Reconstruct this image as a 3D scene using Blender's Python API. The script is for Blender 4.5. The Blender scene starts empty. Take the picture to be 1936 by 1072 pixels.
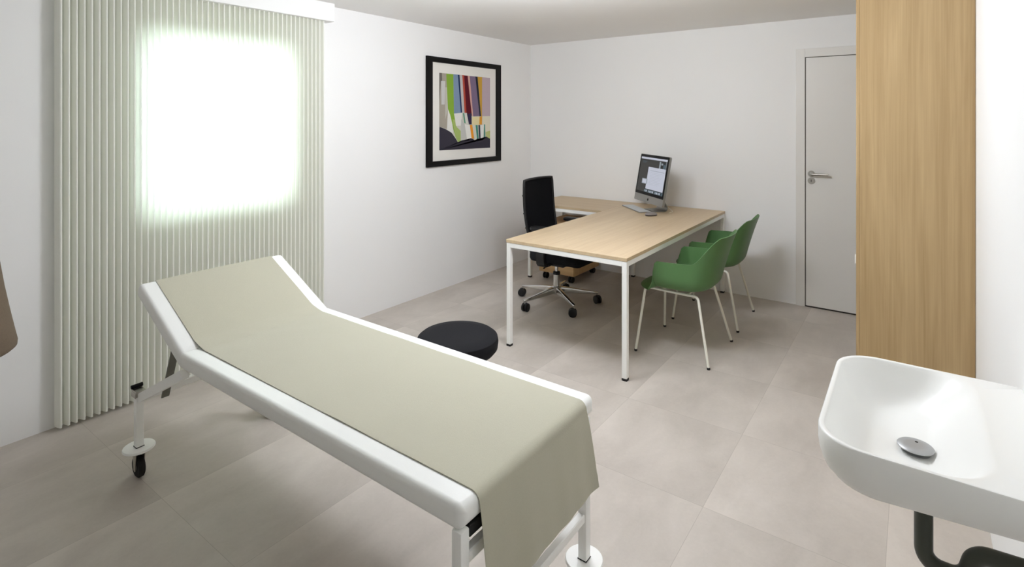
import bpy, bmesh, math, random
from mathutils import Vector, Matrix, noise
random.seed(7)
PI = math.pi
scene = bpy.context.scene
COL = scene.collection

# ------------------------------------------------------------------ helpers
def link(o, parent=None):
    COL.objects.link(o)
    if parent is not None:
        o.parent = parent
    return o

def mesh_obj(name, bm, mats, parent=None, smooth=None, loc=None):
    """bmesh -> one linked mesh object; smooth = auto-smooth angle in degrees"""
    bmesh.ops.recalc_face_normals(bm, faces=bm.faces)
    if smooth:
        lim = math.radians(smooth)
        for f in bm.faces:
            f.smooth = True
        for e in bm.edges:
            if len(e.link_faces) == 2 and e.calc_face_angle(0.0) > lim:
                e.smooth = False
    me = bpy.data.meshes.new(name)
    bm.to_mesh(me)
    bm.free()
    for m in (mats if isinstance(mats, (list, tuple)) else [mats]):
        me.materials.append(m)
    o = bpy.data.objects.new(name, me)
    if loc:
        o.location = loc
    return link(o, parent)

def thing(name, label, cat, loc=(0, 0, 0), rz=0.0, group=None):
    o = bpy.data.objects.new(name, None)
    o.empty_display_size = .1
    o.location = loc
    o.rotation_euler = (0, 0, rz)
    o['label'] = label
    o['category'] = cat
    if group:
        o['group'] = group
    return link(o)

def tag(o, label, cat, group=None):
    o['label'] = label
    o['category'] = cat
    if group:
        o['group'] = group
    return o

def structure(o):
    o['kind'] = 'structure'
    return o

def copy_tree(o, parent=None):
    c = o.copy()
    COL.objects.link(c)
    if parent is not None:
        c.parent = parent
    for ch in list(o.children):
        copy_tree(ch, c)
    return c

def box(bm, x0, x1, y0, y1, z0, z1, bevel=0.0, seg=2, mat=0):
    vs = [bm.verts.new((x, y, z)) for z in (z0, z1) for y in (y0, y1) for x in (x0, x1)]
    idx = [(0, 2, 3, 1), (4, 5, 7, 6), (0, 1, 5, 4), (2, 6, 7, 3), (0, 4, 6, 2), (1, 3, 7, 5)]
    fs = [bm.faces.new([vs[i] for i in q]) for q in idx]
    for f in fs:
        f.material_index = mat
    if bevel > 0:
        es = list({e for f in fs for e in f.edges})
        r = bmesh.ops.bevel(bm, geom=es, offset=bevel, segments=seg, profile=.5, affect='EDGES')
        for f in r['faces']:
            f.material_index = mat
    return vs

def loft(bm, rings, cap0=True, cap1=True, closed=True, mat=0):
    vr = [[bm.verts.new(p) for p in r] for r in rings]
    n = len(vr[0])
    for a, b in zip(vr, vr[1:]):
        for i in range(n if closed else n - 1):
            j = (i + 1) % n
            try:
                f = bm.faces.new((a[i], a[j], b[j], b[i]))
                f.material_index = mat
            except ValueError:
                pass
    if cap0:
        bm.faces.new(vr[0][::-1]).material_index = mat
    if cap1:
        bm.faces.new(vr[-1]).material_index = mat
    return vr

def lathe(bm, prof, c=(0, 0, 0), n=32, mat=0, axis='Z', cap0=True, cap1=True):
    rings = []
    for r, z in prof:
        ring = []
        for i in range(n):
            a = 2 * PI * i / n
            x, y = r * math.cos(a), r * math.sin(a)
            p = {'Z': (x, y, z), 'X': (z, x, y), 'Y': (y, z, x)}[axis]
            ring.append((c[0] + p[0], c[1] + p[1], c[2] + p[2]))
        rings.append(ring)
    return loft(bm, rings, cap0, cap1, mat=mat)

def fillet(pts, r, seg=6):
    """round the corners of a polyline"""
    pts = [Vector(p) for p in pts]
    out = [pts[0]]
    rr = r if isinstance(r, (list, tuple)) else [r] * (len(pts) - 2)
    for k in range(1, len(pts) - 1):
        a, b, c = pts[k - 1], pts[k], pts[k + 1]
        u, v = (a - b).normalized(), (c - b).normalized()
        ang = u.angle(v)
        if ang > PI - .02:
            out.append(b)
            continue
        d = min(rr[k - 1] / math.tan(ang / 2), (a - b).length * .49, (c - b).length * .49)
        rad = d * math.tan(ang / 2)
        cen = b + (u + v).normalized() * (rad / math.sin(ang / 2))
        p0, p1 = b + u * d - cen, b + v * d - cen
        tot = p0.angle(p1)
        ax = p0.cross(p1).normalized()
        for i in range(seg + 1):
            out.append(cen + Matrix.Rotation(tot * i / seg, 3, ax) @ p0)
    out.append(pts[-1])
    return out

def tube(bm, pts, r, n=12, mat=0, flat=None):
    """round tube along a path; flat=(w,h) makes a rectangular bar; r may be a list"""
    pts = [Vector(p) for p in pts]
    m = len(pts)
    tans = []
    for i in range(m):
        t = (pts[min(i + 1, m - 1)] - pts[max(i - 1, 0)]).normalized()
        tans.append(t)
    ref = Vector((0, 0, 1)) if abs(tans[0].z) < .9 else Vector((0, 1, 0))
    u = tans[0].cross(ref).normalized()
    rings = []
    for i in range(m):
        if i:
            q = tans[i - 1].rotation_difference(tans[i])
            u = q @ u
        u = (u - tans[i] * u.dot(tans[i])).normalized()
        w = tans[i].cross(u)
        rad = r[i] if isinstance(r, (list, tuple)) else r
        if flat:
            a, b = flat[0] / 2, flat[1] / 2
            ring = [pts[i] + u * sx * a + w * sy * b for sx, sy in ((-1, -1), (1, -1), (1, 1), (-1, 1))]
        else:
            ring = [pts[i] + (u * math.cos(2 * PI * k / n) + w * math.sin(2 * PI * k / n)) * rad for k in range(n)]
        rings.append(ring)
    loft(bm, rings, mat=mat)

def rrect(w, h, r, seg=6, cx=0.0, cy=0.0):
    """2-D rounded rectangle, counter-clockwise"""
    r = max(min(r, w / 2 - 1e-4, h / 2 - 1e-4), 1e-4)
    out = []
    for (sx, sy, a0) in ((1, 1, 0), (-1, 1, PI / 2), (-1, -1, PI), (1, -1, 1.5 * PI)):
        for i in range(seg + 1):
            a = a0 + PI / 2 * i / seg
            out.append((cx + sx * (w / 2 - r) + r * math.cos(a), cy + sy * (h / 2 - r) + r * math.sin(a)))
    return out

def poly(bm, pts, mat=0):
    f = bm.faces.new([bm.verts.new(p) for p in pts])
    f.material_index = mat
    return f

def lin(c):
    out = []
    for v in c:
        v /= 255.0
        out.append(v / 12.92 if v <= .04045 else ((v + .055) / 1.055) ** 2.4)
    return (*out, 1.0)

# ------------------------------------------------------------------ materials
def mat(name, rgb, rough=.5, metal=0.0, spec=.5, noise_amt=0.0, noise_scale=40.0, bump=0.0, bump_scale=200.0, coat=0.0, sheen=0.0):
    m = bpy.data.materials.new(name)
    m.use_nodes = True
    nt = m.node_tree
    b = nt.nodes['Principled BSDF']
    b.inputs['Base Color'].default_value = lin(rgb)
    b.inputs['Roughness'].default_value = rough
    b.inputs['Metallic'].default_value = metal
    b.inputs['Specular IOR Level'].default_value = spec
    b.inputs['Coat Weight'].default_value = coat
    b.inputs['Sheen Weight'].default_value = sheen
    tc = nt.nodes.new('ShaderNodeTexCoord')
    nz = nt.nodes.new('ShaderNodeTexNoise')
    nz.inputs['Scale'].default_value = noise_scale
    nz.inputs['Detail'].default_value = 4
    nt.links.new(tc.outputs['Object'], nz.inputs['Vector'])
    mx = nt.nodes.new('ShaderNodeMix')
    mx.data_type = 'RGBA'
    c = lin(rgb)
    k = noise_amt
    mx.inputs[6].default_value = tuple(v * (1 - k) for v in c[:3]) + (1,)
    mx.inputs[7].default_value = tuple(min(1, v * (1 + k)) for v in c[:3]) + (1,)
    nt.links.new(nz.outputs['Fac'], mx.inputs[0])
    nt.links.new(mx.outputs[2], b.inputs['Base Color'])
    if bump:
        nb = nt.nodes.new('ShaderNodeTexNoise')
        nb.inputs['Scale'].default_value = bump_scale
        nb.inputs['Detail'].default_value = 3
        nt.links.new(tc.outputs['Object'], nb.inputs['Vector'])
        bp = nt.nodes.new('ShaderNodeBump')
        bp.inputs['Strength'].default_value = bump
        bp.inputs['Distance'].default_value = .002
        nt.links.new(nb.outputs['Fac'], bp.inputs['Height'])
        nt.links.new(bp.outputs['Normal'], b.inputs['Normal'])
    return m

def emission(name, rgb, strength):
    m = bpy.data.materials.new(name)
    m.use_nodes = True
    nt = m.node_tree
    b = nt.nodes['Principled BSDF']
    b.inputs['Base Color'].default_value = (.01, .01, .01, 1)
    b.inputs['Roughness'].default_value = .3
    b.inputs['Specular IOR Level'].default_value = .2
    b.inputs['Emission Color'].default_value = lin(rgb)
    b.inputs['Emission Strength'].default_value = strength
    return m

def wood(name, light, dark, axis, rough=.45, scale=1.0):
    """oak: long grain along `axis`, fine pores plus broad cathedral bands"""
    m = bpy.data.materials.new(name)
    m.use_nodes = True
    nt = m.node_tree
    b = nt.nodes['Principled BSDF']
    b.inputs['Roughness'].default_value = rough
    b.inputs['Specular IOR Level'].default_value = .35
    tc = nt.nodes.new('ShaderNodeTexCoord')
    def stretched(sc, along, detail, dist):
        mp = nt.nodes.new('ShaderNodeMapping')
        s = [sc, sc, sc]
        s['XYZ'.index(axis)] = along
        mp.inputs['Scale'].default_value = s
        nt.links.new(tc.outputs['Object'], mp.inputs['Vector'])
        n = nt.nodes.new('ShaderNodeTexNoise')
        n.inputs['Scale'].default_value = 1.0
        n.inputs['Detail'].default_value = detail
        n.inputs['Roughness'].default_value = .6
        n.inputs['Distortion'].default_value = dist
        nt.links.new(mp.outputs['Vector'], n.inputs['Vector'])
        return n
    fine = stretched(150 * scale, 2.0, 4, .1)
    mid = stretched(38 * scale, .9, 3, .8)
    broad = stretched(6.5 * scale, .55, 3, 1.6)
    def ramp(src, a, c):
        r = nt.nodes.new('ShaderNodeMapRange')
        r.inputs['From Min'].default_value = a
        r.inputs['From Max'].default_value = c
        nt.links.new(src.outputs['Fac'], r.inputs['Value'])
        return r.outputs['Result']
    def add(x, y, wx, wy):
        p = nt.nodes.new('ShaderNodeMath'); p.operation = 'MULTIPLY'; p.inputs[1].default_value = wx
        nt.links.new(x, p.inputs[0])
        q = nt.nodes.new('ShaderNodeMath'); q.operation = 'MULTIPLY_ADD'; q.inputs[1].default_value = wy
        nt.links.new(y, q.inputs[0]); nt.links.new(p.outputs[0], q.inputs[2])
        return q.outputs[0]
    s = add(ramp(fine, .3, .7), ramp(mid, .3, .7), .25, .35)
    s2 = nt.nodes.new('ShaderNodeMath'); s2.operation = 'MULTIPLY_ADD'; s2.inputs[1].default_value = .4
    nt.links.new(ramp(broad, .3, .7), s2.inputs[0]); nt.links.new(s, s2.inputs[2])
    mx = nt.nodes.new('ShaderNodeMix'); mx.data_type = 'RGBA'
    mx.inputs[6].default_value = lin(light)
    mx.inputs[7].default_value = lin(dark)
    nt.links.new(s2.outputs[0], mx.inputs[0])
    nt.links.new(mx.outputs[2], b.inputs['Base Color'])
    return m

def floor_material():
    m = bpy.data.materials.new('concrete_tile')
    m.use_nodes = True
    nt = m.node_tree
    L = nt.links.new
    b = nt.nodes['Principled BSDF']
    b.inputs['Specular IOR Level'].default_value = .35
    tc = nt.nodes.new('ShaderNodeTexCoord')
    sep = nt.nodes.new('ShaderNodeSeparateXYZ')
    L(tc.outputs['Object'], sep.inputs[0])
    def M(op, a, c=None, d=None):
        n = nt.nodes.new('ShaderNodeMath'); n.operation = op
        for i, v in enumerate((a, c, d)):
            if v is None:
                continue
            if isinstance(v, (int, float)):
                n.inputs[i].default_value = v
            else:
                L(v, n.inputs[i])
        return n.outputs[0]
    TX, TY = .61, .637
    ux = M('DIVIDE', M('ADD', sep.outputs[0], .08 + TX * 20), TX)
    uy = M('DIVIDE', M('ADD', sep.outputs[1], -.985 + TY * 20), TY)
    fx, fy = M('FRACT', ux), M('FRACT', uy)
    ix, iy = M('FLOOR', ux), M('FLOOR', uy)
    def edge(f, w):
        return M('MINIMUM', f, M('SUBTRACT', 1.0, f))
    jx = M('LESS_THAN', edge(fx, 0), .0018)
    jy = M('LESS_THAN', edge(fy, 0), .0018)
    joint = M('MAXIMUM', jx, jy)
    cmb = nt.nodes.new('ShaderNodeCombineXYZ')
    L(ix, cmb.inputs[0]); L(iy, cmb.inputs[1])
    wn = nt.nodes.new('ShaderNodeTexWhiteNoise'); wn.noise_dimensions = '2D'
    L(cmb.outputs[0], wn.inputs['Vector'])
    # the print of each tile: cloudy cement, shifted per tile so that the clouds break at the joints
    off = nt.nodes.new('ShaderNodeVectorMath'); off.operation = 'MULTIPLY_ADD'
    L(wn.outputs['Color'], off.inputs[0])
    off.inputs[1].default_value = (7, 7, 7)
    L(tc.outputs['Object'], off.inputs[2])
    def noi(scale, detail, rough, vec, dist=0.0, sc=(1, 1, 1)):
        mp = nt.nodes.new('ShaderNodeMapping'); mp.inputs['Scale'].default_value = sc
        L(vec, mp.inputs['Vector'])
        n = nt.nodes.new('ShaderNodeTexNoise')
        n.inputs['Scale'].default_value = scale; n.inputs['Detail'].default_value = detail
        n.inputs['Roughness'].default_value = rough; n.inputs['Distortion'].default_value = dist
        L(mp.outputs['Vector'], n.inputs['Vector'])
        return n.outputs['Fac']
    cloud = noi(3.0, 5, .6, off.outputs[0], .4, (1.3, .7, 1))
    grit = noi(60, 3, .7, tc.outputs['Object'])
    speck = noi(190, 2, .5, tc.outputs['Object'])
    streak = M('MULTIPLY', M('POWER', M('SUBTRACT', 1.0, fx), 5.0), M('MULTIPLY', noi(2.2, 2, .5, off.outputs[0]), .22))
    v = M('MULTIPLY_ADD', cloud, .46, M('MULTIPLY', grit, .10))
    v = M('ADD', v, M('MULTIPLY', wn.outputs['Value'], .05))
    v = M('ADD', v, streak)
    mr = nt.nodes.new('ShaderNodeMapRange')
    mr.inputs['From Min'].default_value = .12; mr.inputs['From Max'].default_value = .45
    L(v, mr.inputs['Value'])
    mx = nt.nodes.new('ShaderNodeMix'); mx.data_type = 'RGBA'
    mx.inputs[6].default_value = lin(FLOOR_DARK)
    mx.inputs[7].default_value = lin(FLOOR_LIGHT)
    L(mr.outputs['Result'], mx.inputs[0])
    # tiny pits
    pit = M('GREATER_THAN', speck, .73)
    mp_ = nt.nodes.new('ShaderNodeMix'); mp_.data_type = 'RGBA'
    L(M('MULTIPLY', pit, .25), mp_.inputs[0])
    L(mx.outputs[2], mp_.inputs[6]); mp_.inputs[7].default_value = lin((110, 102, 92))
    mj = nt.nodes.new('ShaderNodeMix'); mj.data_type = 'RGBA'
    L(M('MULTIPLY', joint, .34), mj.inputs[0])
    L(mp_.outputs[2], mj.inputs[6]); mj.inputs[7].default_value = lin((120, 112, 100))
    L(mj.outputs[2], b.inputs['Base Color'])
    L(M('MULTIPLY_ADD', grit, .15, .36), b.inputs['Roughness'])
    bp = nt.nodes.new('ShaderNodeBump'); bp.inputs['Strength'].default_value = .08; bp.inputs['Distance'].default_value = .002
    L(grit, bp.inputs['Height']); L(bp.outputs['Normal'], b.inputs['Normal'])
    return m

FLOOR_DARK, FLOOR_LIGHT = (164, 156, 147), (202, 194, 185)
M_wall = mat('white_paint', (240, 240, 239), .6, spec=.2, noise_amt=.006, noise_scale=6, bump=.04, bump_scale=120)
M_ceil = mat('ceiling_paint', (238, 237, 236), .8, spec=.1, noise_amt=.006, noise_scale=5)
M_floor = floor_material()
M_door = mat('door_lacquer', (226, 224, 219), .4, spec=.35, noise_amt=.004)
M_gapshade = mat('gap_shade_grey', (88, 84, 76), .7)  # grey that stands for shade in the door gap
M_dark = mat('dark_gap', (40, 34, 28), .8)
M_steel = mat('brushed_steel', (176, 172, 164), .32, 1.0, noise_amt=.05, noise_scale=90)
M_chrome = mat('polished_chrome', (214, 214, 212), .12, 1.0)
M_white = mat('white_powder_coat', (245, 245, 242), .38, spec=.45, noise_amt=.004)
M_vinyl = mat('white_vinyl', (240, 241, 238), .42, spec=.4, noise_amt=.006, bump=.05, bump_scale=260)
M_cloth = mat('olive_linen', (180, 177, 158), .9, spec=.1, noise_amt=.035, noise_scale=180, bump=.25, bump_scale=420, sheen=.35)
M_black = mat('black_fabric', (24, 24, 27), .85, spec=.2, noise_amt=.12, noise_scale=300, bump=.15, bump_scale=500)
M_plastic = mat('black_plastic', (20, 20, 21), .5, spec=.4)
M_rubber = mat('black_rubber', (22, 21, 21), .7, spec=.25)
M_oakdesk = wood('desk_oak', (208, 188, 156), (184, 160, 127), 'Y', .42)
M_oakret = wood('return_oak', (204, 184, 152), (180, 156, 123), 'X', .42)
M_oakcab = wood('cabinet_oak', (188, 163, 122), (150, 123, 84), 'Z', .5)
M_oakbox = wood('pedestal_oak', (210, 176, 128), (176, 142, 98), 'X', .5)
M_green = mat('green_polypropylene', (80, 117, 70), .42, spec=.4, noise_amt=.01)
M_cream = mat('cream_powder_coat', (226, 224, 212), .4, spec=.4)
M_alu = mat('anodised_aluminium', (166, 166, 164), .4, .8, noise_amt=.02, noise_scale=200)
M_bezel = mat('black_glass', (7, 7, 8), .25, spec=.12)
M_ceram = mat('white_solid_surface', (240, 240, 237), .28, spec=.45, noise_amt=.002)
M_pipe = mat('dark_grey_pipe', (62, 66, 58), .45, spec=.4, noise_amt=.04)
M_capgrey = mat('satin_grey_cap', (170, 171, 171), .42, .55, noise_amt=.02)
M_shade = mat('taupe_felt', (104, 92, 78), .95, spec=.1, noise_amt=.12, noise_scale=160, bump=.3, bump_scale=300)
M_frameblk = mat('black_frame', (13, 12, 12), .45, spec=.15, noise_amt=.1)
M_mat = mat('picture_mat', (232, 230, 224), .9, spec=.1)
M_winframe = mat('window_frame_white', (232, 232, 228), .4)
M_underframe = mat('black_steel_frame', (16, 16, 15), .6)
M_greymetal = mat('dark_grey_steel', (120, 120, 112), .4, .6)

def curtain_material():
    m = bpy.data.materials.new('pleated_translucent_fabric')
    m.use_nodes = True
    nt = m.node_tree
    for n in list(nt.nodes):
        if n.type != 'OUTPUT_MATERIAL':
            nt.nodes.remove(n)
    out = [n for n in nt.nodes if n.type == 'OUTPUT_MATERIAL'][0]
    tc = nt.nodes.new('ShaderNodeTexCoord')
    nz = nt.nodes.new('ShaderNodeTexNoise')
    nz.inputs['Scale'].default_value = 220
    nt.links.new(tc.outputs['Object'], nz.inputs['Vector'])
    mx = nt.nodes.new('ShaderNodeMix'); mx.data_type = 'RGBA'
    mx.inputs[6].default_value = lin((248, 247, 238)); mx.inputs[7].default_value = lin((251, 250, 242))
    nt.links.new(nz.outputs['Fac'], mx.inputs[0])
    d = nt.nodes.new('ShaderNodeBsdfDiffuse')
    nt.links.new(mx.outputs[2], d.inputs['Color'])
    t = nt.nodes.new('ShaderNodeBsdfTranslucent')
    t.inputs['Color'].default_value = lin((232, 241, 242))
    s = nt.nodes.new('ShaderNodeMixShader')
    s.inputs[0].default_value = .22
    nt.links.new(d.outputs[0], s.inputs[1]); nt.links.new(t.outputs[0], s.inputs[2])
    nt.links.new(s.outputs[0], out.inputs['Surface'])
    return m
M_curtain = curtain_material()

def pane_material():
    m = bpy.data.materials.new('window_glass')
    m.use_nodes = True
    nt = m.node_tree
    for n in list(nt.nodes):
        if n.type != 'OUTPUT_MATERIAL':
            nt.nodes.remove(n)
    out = [n for n in nt.nodes if n.type == 'OUTPUT_MATERIAL'][0]
    tr = nt.nodes.new('ShaderNodeBsdfTransparent'); tr.inputs['Color'].default_value = (.96, .98, .97, 1)
    gl = nt.nodes.new('ShaderNodeBsdfGlossy'); gl.inputs['Roughness'].default_value = .02
    fr = nt.nodes.new('ShaderNodeFresnel'); fr.inputs['IOR'].default_value = 1.45
    s = nt.nodes.new('ShaderNodeMixShader')
    nt.links.new(fr.outputs[0], s.inputs[0]); nt.links.new(tr.outputs[0], s.inputs[1]); nt.links.new(gl.outputs[0], s.inputs[2])
    nt.links.new(s.outputs[0], out.inputs['Surface'])
    return m
M_pane = pane_material()

# ------------------------------------------------------------------ room
XL, XR, YB, YF, H = -3.54, .235, 5.205, -2.6, 2.424
WY0, WY1, WZ0, WZ1, WD = 1.25, 2.22, 1.0, 2.08, .22      # window hole in the left wall
T = .22
bm = bmesh.new(); box(bm, XL - T, XR + T, YF - T, YB + T, -.12, 0); structure(mesh_obj('floor', bm, M_floor))
bm = bmesh.new(); box(bm, XL - T, XR + T, YF - T, YB + T, H, H + .12); structure(mesh_obj('ceiling', bm, M_ceil))
bm = bmesh.new(); box(bm, XL - T, XR + T, YB, YB + T, 0, H); structure(mesh_obj('wall_back', bm, M_wall))
bm = bmesh.new(); box(bm, XR, XR + T, YF, YB, 0, H); structure(mesh_obj('wall_right', bm, M_wall))
bm = bmesh.new(); box(bm, XL - T, XR + T, YF - T, YF, 0, H); structure(mesh_obj('wall_front', bm, M_wall))
bm = bmesh.new()
box(bm, XL - T, XL, YF, WY0, 0, H); box(bm, XL - T, XL, WY1, YB, 0, H)
box(bm, XL - T, XL, WY0, WY1, 0, WZ0); box(bm, XL - T, XL, WY0, WY1, WZ1, H)
structure(mesh_obj('wall_left', bm, M_wall))

# window behind the curtain
w = structure(link(bpy.data.objects.new('window_1', None)))
w.location = (XL - .15, (WY0 + WY1) / 2, WZ0)
bm = bmesh.new()
hw, hh, fw = (WY1 - WY0) / 2, WZ1 - WZ0, .06
box(bm, -.03, .03, -hw, -hw + fw, 0, hh, .004); box(bm, -.03, .03, hw - fw, hw, 0, hh, .004)
box(bm, -.03, .03, -hw + fw, hw - fw, 0, fw, .004); box(bm, -.03, .03, -hw + fw, hw - fw, hh - fw, hh, .004)
mesh_obj('window_frame', bm, M_winframe, w, 30)
bm = bmesh.new(); box(bm, -.004, .004, -hw + fw, hw - fw, fw, hh - fw); mesh_obj('pane', bm, M_pane, w)

# pelmet box above the curtain
bm = bmesh.new(); box(bm, XL, -3.435, .78, 2.495, 2.291, H, .002, 1)
structure(mesh_obj('trim_1', bm, M_wall, None, 30))

# door in the back wall: casing, leaf, lever and key rosette
d = structure(link(bpy.data.objects.new('door_1', None)))
d.location = (-.735, YB, 0)
bm = bmesh.new()
LW, LT = .83, 2.095
box(bm, -.072, -.004, -.012, 0, 0, LT + .075, .0015, 1)
box(bm, LW + .004, LW + .072, -.012, 0, 0, LT + .075, .0015, 1)
box(bm, -.004, LW + .004, -.012, 0, LT + .004, LT + .075, .0015, 1)
mesh_obj('door_casing', bm, M_door, d, 30)
bm = bmesh.new(); box(bm, -.0045, LW + .0045, -.0015, 0, 0, LT + .0045)  # added dark strip behind the leaf gap, its shade put into the colour
mesh_obj('gap_shade', bm, M_gapshade, d)
bm = bmesh.new(); box(bm, .003, LW - .003, -.009, -.0016, .012, LT - .002, .001, 1)
leaf = mesh_obj('door_leaf', bm, M_door, d, 30)
bm = bmesh.new(); box(bm, 0, LW, -.006, -.0016, 0, .0115); mesh_obj('threshold_shade', bm, M_dark, d)  # solid dark strip painting the shade under the leaf
bm = bmesh.new()
lathe(bm, [(.026, -.018), (.026, -.010), (.024, -.009)], (.044, 0, 1.120), 28, axis='Y')
mesh_obj('lever_rosette', bm, M_steel, d, 35)
bm = bmesh.new()
lathe(bm, [(.027, -.015), (.027, -.010), (.025, -.009)], (.044, 0, 1.062), 28, axis='Y')
kr = mesh_obj('key_rosette', bm, M_steel, d, 35)
bm = bmesh.new(); box(bm, .0415, .0465, -.0158, -.0148, 1.052, 1.072, .0005, 1); mesh_obj('keyhole', bm, M_dark, kr)
bm = bmesh.new()
tube(bm, fillet([(.044, -.012, 1.120), (.044, -.062, 1.120), (.174, -.062, 1.120)], .012, 6), .0095, 14)
mesh_obj('lever', bm, M_steel, d, 45)

# ------------------------------------------------------------------ curtain
def make_curtain():
    y0, y1, z0, z1, pitch = .880, 2.440, .018, 2.291, .0322
    n = int(round((y1 - y0) / pitch))
    bm = bmesh.new()
    rows = 12
    p = (y1 - y0) / n
    prof = []                                            # plan of the pleats: sharp fold at the wall, blunt fold at the room side
    for k in range(n):
        y = y0 + k * p
        prof += [(-3.510, y), (-3.4668, y + p * .5 - .0042), (-3.4645, y + p * .5), (-3.4668, y + p * .5 + .0042)]
    prof.append((-3.510, y1))
    cols = []
    for i, (x, y) in enumerate(prof):
        k = i // 4
        cols.append([bm.verts.new((x + .001 * noise.noise((k * .9, r / rows * 2, 7.7)), y + .0012 * noise.noise((k * .7, r / rows * 2.2, 3.1)), z0 + (z1 - z0) * r / rows)) for r in range(rows + 1)])
    for a, b in zip(cols, cols[1:]):
        for r in range(rows):
            bm.faces.new((a[r], b[r], b[r + 1], a[r + 1]))
    o = mesh_obj('pleated_curtain', bm, M_curtain, None, 20)
    tag(o, 'cream pleated curtain hanging from the pelmet over the bright window', 'curtain')
make_curtain()

# ------------------------------------------------------------------ tall cabinet against the right wall
cab = thing('tall_cabinet', 'tall light oak cabinet between the white door and the right wall', 'cabinet', (0, 3.35, 0))
bm = bmesh.new(); box(bm, -.225, .234, 0, .98, 0, H - .002, .0015, 1); mesh_obj('body', bm, M_oakcab, cab, 30)
for ya, yb in ((.003, .488), (.492, .977)):
    bm = bmesh.new(); box(bm, -.2405, -.2255, ya, yb, .06, H - .03, .001, 1)
    dr = mesh_obj('cabinet_door', bm, M_oakcab, cab, 30)
    if ya < .1:
        bm = bmesh.new(); box(bm, -.2475, -.2407, .02, .034, .822, .868, .0015, 1)
        hd = mesh_obj('pull', bm, M_white, dr, 30)
        hd['label'] = 'small white pull'

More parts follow.
